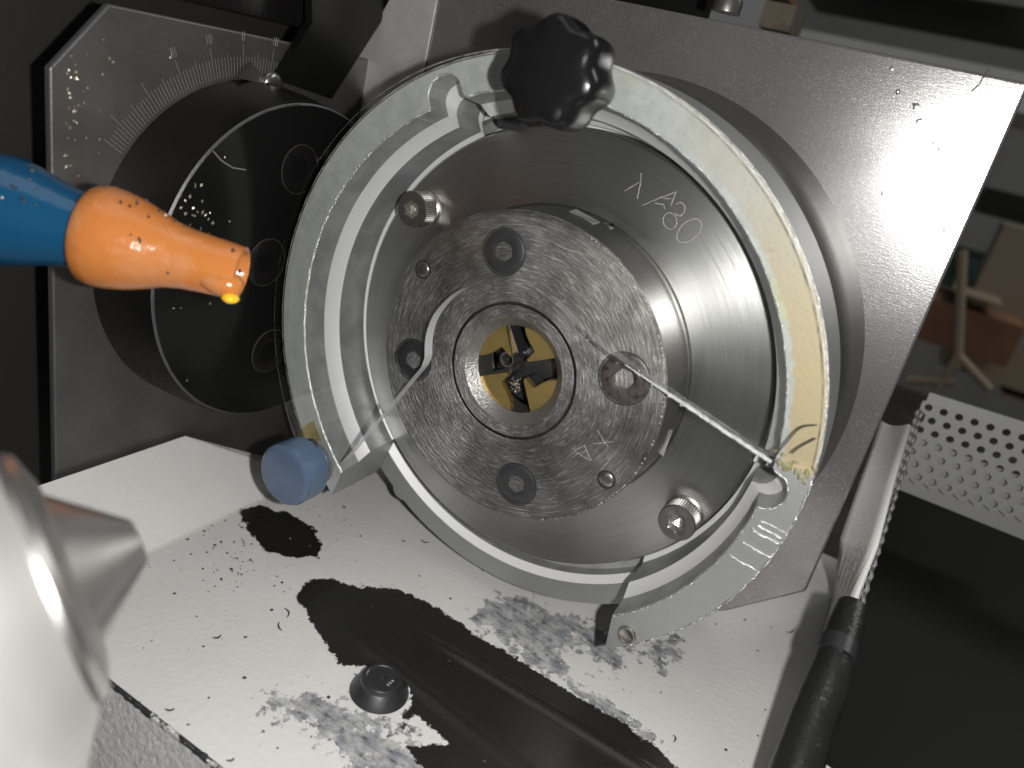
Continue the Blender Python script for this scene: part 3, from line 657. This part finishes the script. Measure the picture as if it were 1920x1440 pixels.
for px, py in ((562, 318), (500, 492), (505, 658)):
    x, y = L(px, py, 27.3); o = obj('boss_screw', *socket_rings(9.0, 4.2, 0, 3.5), m_black, side, smooth=30); o.matrix_local = T(x * .001, y * .001, .0274)
    obj('screw_rim', *lathe([(9.5, -.2), (9.4, .16), (9.15, .1)], 48, caps=False), m_side, o, smooth=40)
# degree scale
mb = MB(); x0, y0 = L(456, 125); a_zero = math.degrees(math.atan2(y0 - cz, x0 - cy)); px10 = L(506, 140); step = 1.0 * (a_zero - math.degrees(math.atan2(px10[1] - cz, px10[0] - cy))) / 10
labels = []
for k in range(-16, 46):
    a = math.radians(a_zero + k * step); l_ = 78.5 if k % 10 == 0 else (75.6 if k % 5 == 0 else 74.2); w_ = .085
    mb.add(box(67.4, l_, -w_, w_, 0, .05), Matrix.Rotation(a, 4, 'Z'))
    if k % 10 == 0 and k < 25: labels.append((a, str(abs(k))))
mb.obj('degree_scale', m_tick, side).matrix_local = BC
SEG = {'0': [[(0, 0), (1, 0), (1, 2), (0, 2), (0, 0)]], '1': [[(.5, 0), (.5, 2)]], '2': [[(0, 2), (1, 2), (1, 1), (0, 0), (1, 0)]]}
for a, tx_ in labels:
    mb = MB(); wd = 1.7
    for i, ch in enumerate(tx_):
        for sg in SEG[ch]: mb.add(tube([((x - .5 + (i - (len(tx_) - 1) / 2) * wd) * .95, y * 1.45, .03) for x, y in sg], .12, 4))
    o = mb.obj('scale_number', m_tick, side)
    o.matrix_local = BC @ Matrix.Rotation(a, 4, 'Z') @ T(.0798, 0, 0) @ Matrix.Rotation(-math.pi / 2, 4, 'Z')
# pointer with its screw on the boss
pz = 3.0
pp = [L(448, 146, pz), L(472, 117, pz), L(492, 143, pz), L(625, 183, pz), L(622, 192, pz), L(545, 172, pz)]
po = obj('pointer', *prism(pp, pz - 1.4, pz), m_side, side)
x, y = L(507, 157, pz); o = obj('pointer_screw', *lathe([(4.6, 0), (4.8, .5), (4.3, 1.8), (2.8, 2.5), (0, 2.7)], 32), m_screw_bright, po, smooth=60); o.matrix_local = T(x * .001, y * .001, pz * .001)
obj('screw_slot', *box(-4.4, 4.4, -.5, .5, 1.9, 2.74), m_core, o)
# flat black plate between the two heads
q = [L(585, 42, 4), L(520, 150, 4), L(622, 186, 4), L(690, 80, 4), L(760, -30, 4), L(585, -30, 4)]
shr = obj('black_plate', *prism(q, .5, 4), m_bin, side)
sc_ = [L(398, 283, 27.4), L(415, 302, 27.4), L(435, 314, 27.4), L(459, 318, 27.4)]
obj('curled_shaving', *tube([(x, y, 27.8) for x, y in sc_], .3, 5), m_chip, side)

# ================================================================ COOLANT NOZZLE
def cam_pt(px, py, d): return CAM + ray(px, py) * d
def axis_matrix(p0, p1, up=(0, 0, 1)):
    z = Vector(p1 - p0).normalized(); x = Vector(up).cross(z).normalized(); y = z.cross(x)
    return Matrix.Translation(Vector(p0)) @ Matrix((x, y, z)).transposed().to_4x4()
DN = .212; DT = .2165
n0, n1_ = cam_pt(168, 437, DN), cam_pt(452, 513, DT)
noz = thing('coolant_nozzle', 'orange coolant nozzle on a blue hose segment, dripping oil', 'nozzle', axis_matrix(n0, n1_))
LN = float(np.linalg.norm(n1_ - n0)) * 1000; s_ = LN / 300 ; pxm = .218 / F * 1000
R = lambda px: px * pxm
obj('nozzle_tip', *lathe([(R(66), .2), (R(84), 0), (R(92), 1.6), (R(94), 5), (R(91), LN * .2), (R(84), LN * .32), (R(73), LN * .43), (R(62), LN * .54), (R(56.5), LN * .66), (R(54), LN * .80), (R(52), LN * .94), (R(50), LN), (R(42), LN + .4), (R(37), LN - .5), (R(34), LN - 9), (0, LN - 9.5)], 96), m_orange, noz, smooth=55)
obj('hose_segment', *lathe([(0, 2), (R(66), 2), (R(69), -2), (R(73), -6), (R(86), -13), (R(97), -19), (R(100), -23), (R(97), -26), (R(82), -28.5), (R(76), -30), (R(90), -35), (R(104), -44), (R(100), -58), (0, -58)], 96), m_bluehose, noz, smooth=40)
iv = noz.matrix_world.inverted()
lo = iv @ Vector(cam_pt(430, 546, DT)); d0 = iv @ Vector(cam_pt(432, 562, DT))
lipv = lathe([(0, 4.2), (R(14), 3.6), (R(22), 2), (R(25), -.5), (R(22), -4), (R(12), -8), (0, -10)], 24)
o = obj('nozzle_lip', *lipv, m_orange, noz, smooth=80)
o.matrix_local = Matrix.Translation(iv @ Vector(cam_pt(428, 534, DT - .0045)))
obj('mould_seam', *tube([(R(r) * .7072, R(r) * -.7072, z) for r, z in ((93.6, 5), (90.6, LN * .2), (83.6, LN * .32), (72.6, LN * .43), (61.8, LN * .54), (56.2, LN * .66), (53.8, LN * .8), (51.8, LN * .94))], .28, 6), m_orange, noz, smooth=60)
o = obj('oil_drip', *lathe([(0, 1.6), (R(13), 1.1), (R(17), 0), (R(12), -1.0), (0, -1.5)], 24), m_oil, noz, smooth=80)
o.matrix_local = Matrix.Translation(iv @ Vector(cam_pt(432, 559, DT - .0055))) @ iv.to_3x3().to_4x4()
def surf_chip(px, py, lo_, hi_):                     # first hit of a view ray with the nozzle bodies
    deps = bpy.context.evaluated_depsgraph_get(); ok, loc, nrm, *_ = sc.ray_cast(deps, Vector(CAM), Vector(ray(px, py)).normalized()); return loc, nrm
bpy.context.view_layer.update()
mb = MB()
for px, py in ((226, 380), (243, 387), (256, 383), (273, 377), (278, 407), (297, 396), (245, 441), (260, 447), (262, 452), (315, 511), (309, 405), (436, 470), (458, 471), (327, 415), (345, 425), (355, 421), (375, 429), (390, 437), (449, 509), (21, 348), (28, 353), (56, 338), (69, 354), (41, 372), (44, 379), (65, 384), (4, 372), (58, 320)):
    loc, nrm = surf_chip(px, py, 0, 0); 
    if loc is None: continue
    q = iv @ (loc + nrm * .0002); mb.add(rock(q.x * 1000, q.y * 1000, q.z * 1000, random.uniform(.6, 1.0), .8))
tag(mb.obj('nozzle_chips', m_chip_dark, noz), kind='stuff')

# ================================================================ BRIGHT CONE IN THE FOREGROUND
D = .140; k0 = D / F * 1000
c_tip, c_base = cam_pt(262, 1013, D + .006), cam_pt(137, 1065, D)
cone = thing('turned_cone', 'bright blurred turned steel cone with stepped flange, close at lower left', 'cone', axis_matrix(c_base, c_tip))
LC = float(np.linalg.norm(c_tip - c_base)) * 1000; Rk = lambda px: px * k0
obj('cone_nose', *lathe([(Rk(150), -1), (Rk(150), 0), (Rk(48), LC - .6), (Rk(40), LC), (0, LC + .2)], 128), m_chrome, cone, smooth=30)
obj('flange', *lathe([(Rk(150), .2), (Rk(172), 0), (Rk(235), -1.8), (Rk(246), -3.2), (Rk(246), -4.5)], 128, caps=False), m_chrome, cone, smooth=22)
obj('cone_body', *lathe([(Rk(240), -4.4), (Rk(262), -4.6), (Rk(300), -7), (Rk(375), -11), (Rk(430), -16), (Rk(470), -24), (Rk(490), -40), (Rk(480), -60), (0, -62)], 128), m_body, cone, smooth=22)

# ================================================================ RIGHT: perforated sheet, edge trim, black bin
def perf_panel(O, U, V, nu, nv, pitch, rad, thick, drop=()):
    """hexagonally packed round holes in a real sheet; O,U,V in metres"""
    U = Vector(U).normalized(); V = Vector(V).normalized(); Nn = U.cross(V).normalized(); O = Vector(O); v = []; f = []
    for j in range(nv):
        for i in range(nu):
            c = O + U * (pitch * (i + .5 * (j % 2))) + V * (pitch * .866 * j); k = len(v); n = 12
            for zz_ in (0, -thick):
                for t in range(n):
                    a = 2 * math.pi * t / n + math.pi / 6; kk = (a) % (math.pi / 3) - math.pi / 6; rr = pitch * .5 / math.cos(((a + math.pi / 6) % (math.pi / 3)) - math.pi / 6) if False else pitch * .5 / math.cos((a % (math.pi / 3)) - math.pi / 6 if False else ((a + math.pi / 6) % (math.pi / 3)) - math.pi / 6)
                    v.append(tuple(c + (U * math.cos(a) + V * math.sin(a)) * rr + Nn * zz_))
                for t in range(n):
                    a = 2 * math.pi * t / n + math.pi / 6; v.append(tuple(c + (U * math.cos(a) + V * math.sin(a)) * rad + Nn * zz_))
            for t in range(n):
                t2 = (t + 1) % n
                f.append((k + t, k + t2, k + n + t2, k + n + t)); f.append((k + 2 * n + t, k + 2 * n + t2, k + 3 * n + t2, k + 3 * n + t)); f.append((k + n + t, k + n + t2, k + 3 * n + t2, k + 3 * n + t))
    return v, f
YP = .20
pa, pb, pc = Y(1738, 748, YP), Y(1950, 815, YP), Y(1690, 872, YP)
perf = thing('perforated_guard', 'pale perforated sheet metal guard with rows of round holes beyond the tray', 'guard panel')
U = pb - pa; V = pc - pa; pit = .0068
obj('perforated_sheet', *perf_panel(pa + U * .04 + V * .1, U, V, 15, 7, pit, .0018, .001), m_perf, perf, scale=1)
q0, q1, q2, q3 = pa - V * .06, pb - V * .06, pb - V * .02, pa - V * .02
nn = Vector(np.cross(U, V)).normalized() * .0012
obj('sheet_border', [tuple(Vector(p) + nn * s_) for s_ in (.2, -1) for p in (pa - V * .10, pb - V * .10, pb + V * .045, pa + V * .045)], [(0, 1, 2, 3), (4, 5, 6, 7), (0, 1, 5, 4), (1, 2, 6, 5), (2, 3, 7, 6), (3, 0, 4, 7)], m_perf, perf, scale=1)
s0, s1 = on(1611, 1122, (1, 0, 0), XW + .002), on(1728, 752, (1, 0, 0), XW + .002)
sd = s1 - s0; ln = float(np.linalg.norm(sd)); k = int(ln / .0062); mb = MB()
vd = (s0 + s1) * .5 - CAM; vd = vd / np.linalg.norm(vd); pv = np.cross(vd, sd / ln)
mb.add(perf_panel(s0, sd, vd * .86 - pv * .5, k, 1, .0062, .0022, .0012))
mb.obj('side_strip', m_perf, perf, scale=1)
# back sheet seen through the lower holes
obj('back_sheet', *box(float(pa[0]) - .004, float(pb[0]) + .02, YP + .010, YP + .012, float(pc[2]) - .016, float(pc[2]) + .013), m_perf, perf, scale=1)
trim = thing('edge_trim', 'black rubber edge trim sleeve over the right tray edge', 'edge trim')
tp = [on(*p, (1, 0, 0), XW) for p in ((1603, 1128), (1591, 1165), (1575, 1215), (1556, 1275), (1529, 1340), (1512, 1395), (1492, 1450), (1470, 1510))]
tp = [tuple(p + np.array([0, 0, -.002])) for p in tp]
obj('sleeve', *tube(tp[:3], [.0048, .0056, .0058], 20), m_rubber, trim, scale=1, smooth=60)
obj('sleeve', *tube(tp[2:], [.0056, .0064, .0067, .0069, .0070, .0070], 20), m_rubber, trim, scale=1, smooth=60)
obj('joint_band', *tube([np.array(tp[2]) * .7 + np.array(tp[1]) * .3 + np.array([-.0004, -.0004, .0006]), np.array(tp[2]) * .8 + np.array(tp[3]) * .2 + np.array([-.0004, -.0004, .0006])], .0060, 20), m_screw, trim, scale=1, smooth=60)
bin_ = thing('black_bin', 'large black sheet metal bin right of the tray edge', 'bin')
bt = [on(*p, (0, 0, 1), H - .085) for p in ((1545, 1470), (1602, 1160), (1640, 1010), (1690, 890), (1960, 985), (2050, 1480))]
bz = [tuple(p) for p in bt]; bl = [(p[0], p[1], p[2] - .03) for p in bz]
obj('bin_lid', bz + bl, [tuple(range(6)), tuple(range(6, 12))] + [(i, (i + 1) % 6, 6 + (i + 1) % 6, 6 + i) for i in range(6)], m_bin, bin_, scale=1)
tl = on(1545, 1430, (0, 0, 1), H - .0845); obj('paper_corner', [tuple(tl), tuple(tl + np.array([.006, -.002, .0002])), tuple(tl + np.array([.004, -.012, .0002])), tuple(tl + np.array([-.002, -.008, .0002]))], [(0, 1, 2, 3)], m_trayp, bin_, scale=1)

# ================================================================ workshop behind, out of focus
m_wallg = P('grey_workshop_wall', (.20, .20, .195), 0, .7, blotch=(3, (.17, .17, .165), .4, .6))
m_dark = P('dark_workshop_floor', (.10, .085, .078), 0, .6, blotch=(6, (.06, .05, .045), .4, .6))
m_card = P('brown_cardboard', (.16, .075, .035), 0, .8, blotch=(12, (.11, .05, .025), .4, .6))
m_greyc = P('grey_cabinet_paint', (.55, .55, .54), 0, .55, blotch=(5, (.50, .50, .49), .4, .6))
m_wood = P('pale_wood', (.20, .16, .12), 0, .6, blotch=(9, (.22, .17, .11), .4, .6))
m_blockw = P('dark_wood', (.13, .105, .075), 0, .7, blotch=(90, (.09, .07, .05), .4, .6))
m_green = P('green_paint', (.02, .06, .05), 0, .5)
tag(obj('workshop_floor', [(-.6, .45, -.55), (3.5, .45, -.55), (3.5, 3.4, -.55), (-.6, 3.4, -.55)], [(0, 1, 2, 3)], m_dark, scale=1), kind='structure')
tag(obj('workshop_wall', [(-.6, 3.0, -.55), (3.5, 3.0, -.55), (3.5, 3.0, 2.2), (-.6, 3.0, 2.2)], [(0, 1, 2, 3)], m_wallg, scale=1), kind='structure')
def slab(px, y, d, z=None):                              # upright box filling a photo quad at distance y
    q = [Y(*p, y) for p in px]; x0, x1 = min(p[0] for p in q), max(p[0] for p in q); z0, z1 = min(p[2] for p in q), max(p[2] for p in q); return box(x0, x1, y, y + d, z0, z1)
def bthing(name, label, cat, quads, mats, names, y, d, **k):
    t = thing(name, label, cat)
    for qd, mt, nm in zip(quads, mats, names): obj(nm, *slab(qd, y, d), mt, t, scale=1, bevel=0)
    return t
bthing('grey_cabinet', 'grey cabinet out of focus beyond the top of the steel plate', 'cabinet', [[(1480, 50), (2050, 240)], [(1480, -60), (2050, 45)]], [m_greyc, m_bin], ['cabinet_front', 'cabinet_top'], 1.0, .3)
bthing('cardboard_box', 'brown cardboard box out of focus beyond the plate at right', 'box', [[(1745, 560), (1885, 690)], [(1790, 545), (1880, 575)]], [m_card, m_wood], ['carton', 'carton_flap'], 1.15, .2)
bthing('pale_pillar', 'pinkish pale post out of focus at the right picture edge', 'post', [[(1885, 420), (1990, 760)], [(1880, 740), (1990, 775)]], [m_wood, m_card], ['post', 'post_foot'], 1.25, .1)
bthing('green_machine', 'dark green machine out of focus near the plate edge', 'machine', [[(1760, 470), (1850, 560)], [(1850, 350), (1990, 440)]], [m_green, m_bin], ['machine_base', 'machine_top'], 1.4, .3)
st = thing('folding_stand', 'thin pale metal stand with splayed legs beyond the perforated guard', 'stand')
for a, b in (((1805, 470), (1795, 690)), ((1795, 665), (1855, 730)), ((1700, 712), (1790, 716)), ((1795, 670), (1720, 790))):
    obj('leg' if a != (1805, 470) else 'post', *tube([tuple(Y(*a, .95)), tuple(Y(*b, .95))], .006, 10), m_wood, st, scale=1, smooth=60)
nut = thing('hex_nut', 'bright round spindle nut just above the top plate edge', 'nut')
c = Y(1366, 2, .10); o = obj('nut_body', *lathe([(5.5, 0), (5.5, 4), (4.6, 6), (6, 7), (6, 11), (0, 12)], 32), m_screw_bright, nut, smooth=30); o.matrix_local = Matrix.Translation(Vector(c) - Vector((0, 0, .004)))
dw = thing('wooden_block', 'pale wooden block beyond the top plate edge beside the nut', 'block')
obj('block', *slab([(1437, 0), (1478, 60)], .22, .03), m_blockw, dw, scale=1, bevel=0)
obj('block_top', *slab([(1437, -20), (1478, -1)], .219, .03), m_card, dw, scale=1)

# ================================================================ loose swarf
mb = MB()
for _ in range(300):
    u = random.random()
    if u < .35: px, py = random.gauss(430, 70), random.gauss(1010, 50)
    elif u < .5: px, py = random.gauss(600, 60), random.gauss(960, 60)
    else: px, py = random.uniform(240, 1500), random.uniform(960, 1430)
    p = G(px, py)
    if random.random() < .85 and max(sdist(p[None, :2], q)[0] for q in OIL) > -.001: continue
    if p[0] < XF + .002 or p[1] < YF + .003 or p[0] > XB(p[1]) - .006 or p[1] > .12: continue
    mb.add(rock(p[0] * 1000, p[1] * 1000, .25, random.choice((.3, .4, .5, .65, .85)), .6))
for px, py in ((186, 893), (381, 855), (385, 862), (447, 857), (455, 857), (365, 906), (352, 915), (363, 912), (370, 928), (387, 867), (437, 934), (405, 911), (350, 819), (302, 836)):
    t_ = (0 - 0); n_ = np.cross(np.array(lip) - np.array([XF, lip[1], 0]), [0, 1, 0]); n_ = n_ / np.linalg.norm(n_); p = on(px, py, n_, n_ @ np.array([XF, 0, 0])); mb.add(rock(p[0] * 1000, p[1] * 1000, p[2] * 1000 + .3, random.uniform(.4, .8), .6))
for cx, cy, rr0, a0, a1 in ((528, 1150, 14, -1.2, .8), (540, 1172, 18, 2.2, 3.6), (405, 1190, 9, 0, 2.4), (318, 1325, 10, .4, 2.6), (430, 1420, 9, .2, 2.2), (1255, 1385, 12, -.9, .9), (1010, 1080, 12, .5, 2.4), (1480, 1180, 8, 0, 2.5), (800, 1010, 10, 1, 3)):
    q = [G(cx + rr0 * math.cos(t), cy + rr0 * .7 * math.sin(t), .0004 + .0004 * math.sin(3 * t) ** 2) * 1000 for t in np.linspace(a0, a1, 9)]
    mb.add(tube(q, [.08 + .22 * math.sin(math.pi * (i + .5) / 9) for i in range(9)], 5))
tag(mb.obj('tray_swarf', m_chip_dark), 'dark metal chips scattered over the white tray', 'swarf', None, 'stuff')
mb = MB()
MLi = ML
for px, py, z in [(103 + random.gauss(28, 26), random.gauss(205, 55), 0) for _ in range(46)] + [(124, 312, 0), (132, 310, 0), (146, 330, 0), (193, 75, 0), (319, 108, 0), (205, 110, 0), (212, 117, 0)] + \
        [(345 + random.gauss(15, 16), random.gauss(385, 22), 27.3) for _ in range(14)] + [(385, 403, 27.3), (390, 411, 27.3), (398, 418, 27.3), (421, 295, 27.3), (365, 345, 27.3), (325, 578, 27.3), (338, 577, 27.3), (393, 569, 27.3), (350, 713, 27.3), (430, 415, 27.3)]:
    x, y = L(px, py, z)
    if z == 0 and x < c3[0] + 1: continue
    p = ML @ Vector((x * .001, y * .001, z * .001 + .0002)); v_, f_ = rock(0, 0, 0, random.uniform(.5, 1.0), .6)
    mb.add(([tuple(ML.to_3x3() @ Vector(q) + p * 1000) for q in v_], f_))
tag(mb.obj('side_head_swarf', m_chip), 'oily bright chips stuck to the dark swivel plate and black boss', 'swarf', None, 'stuff')
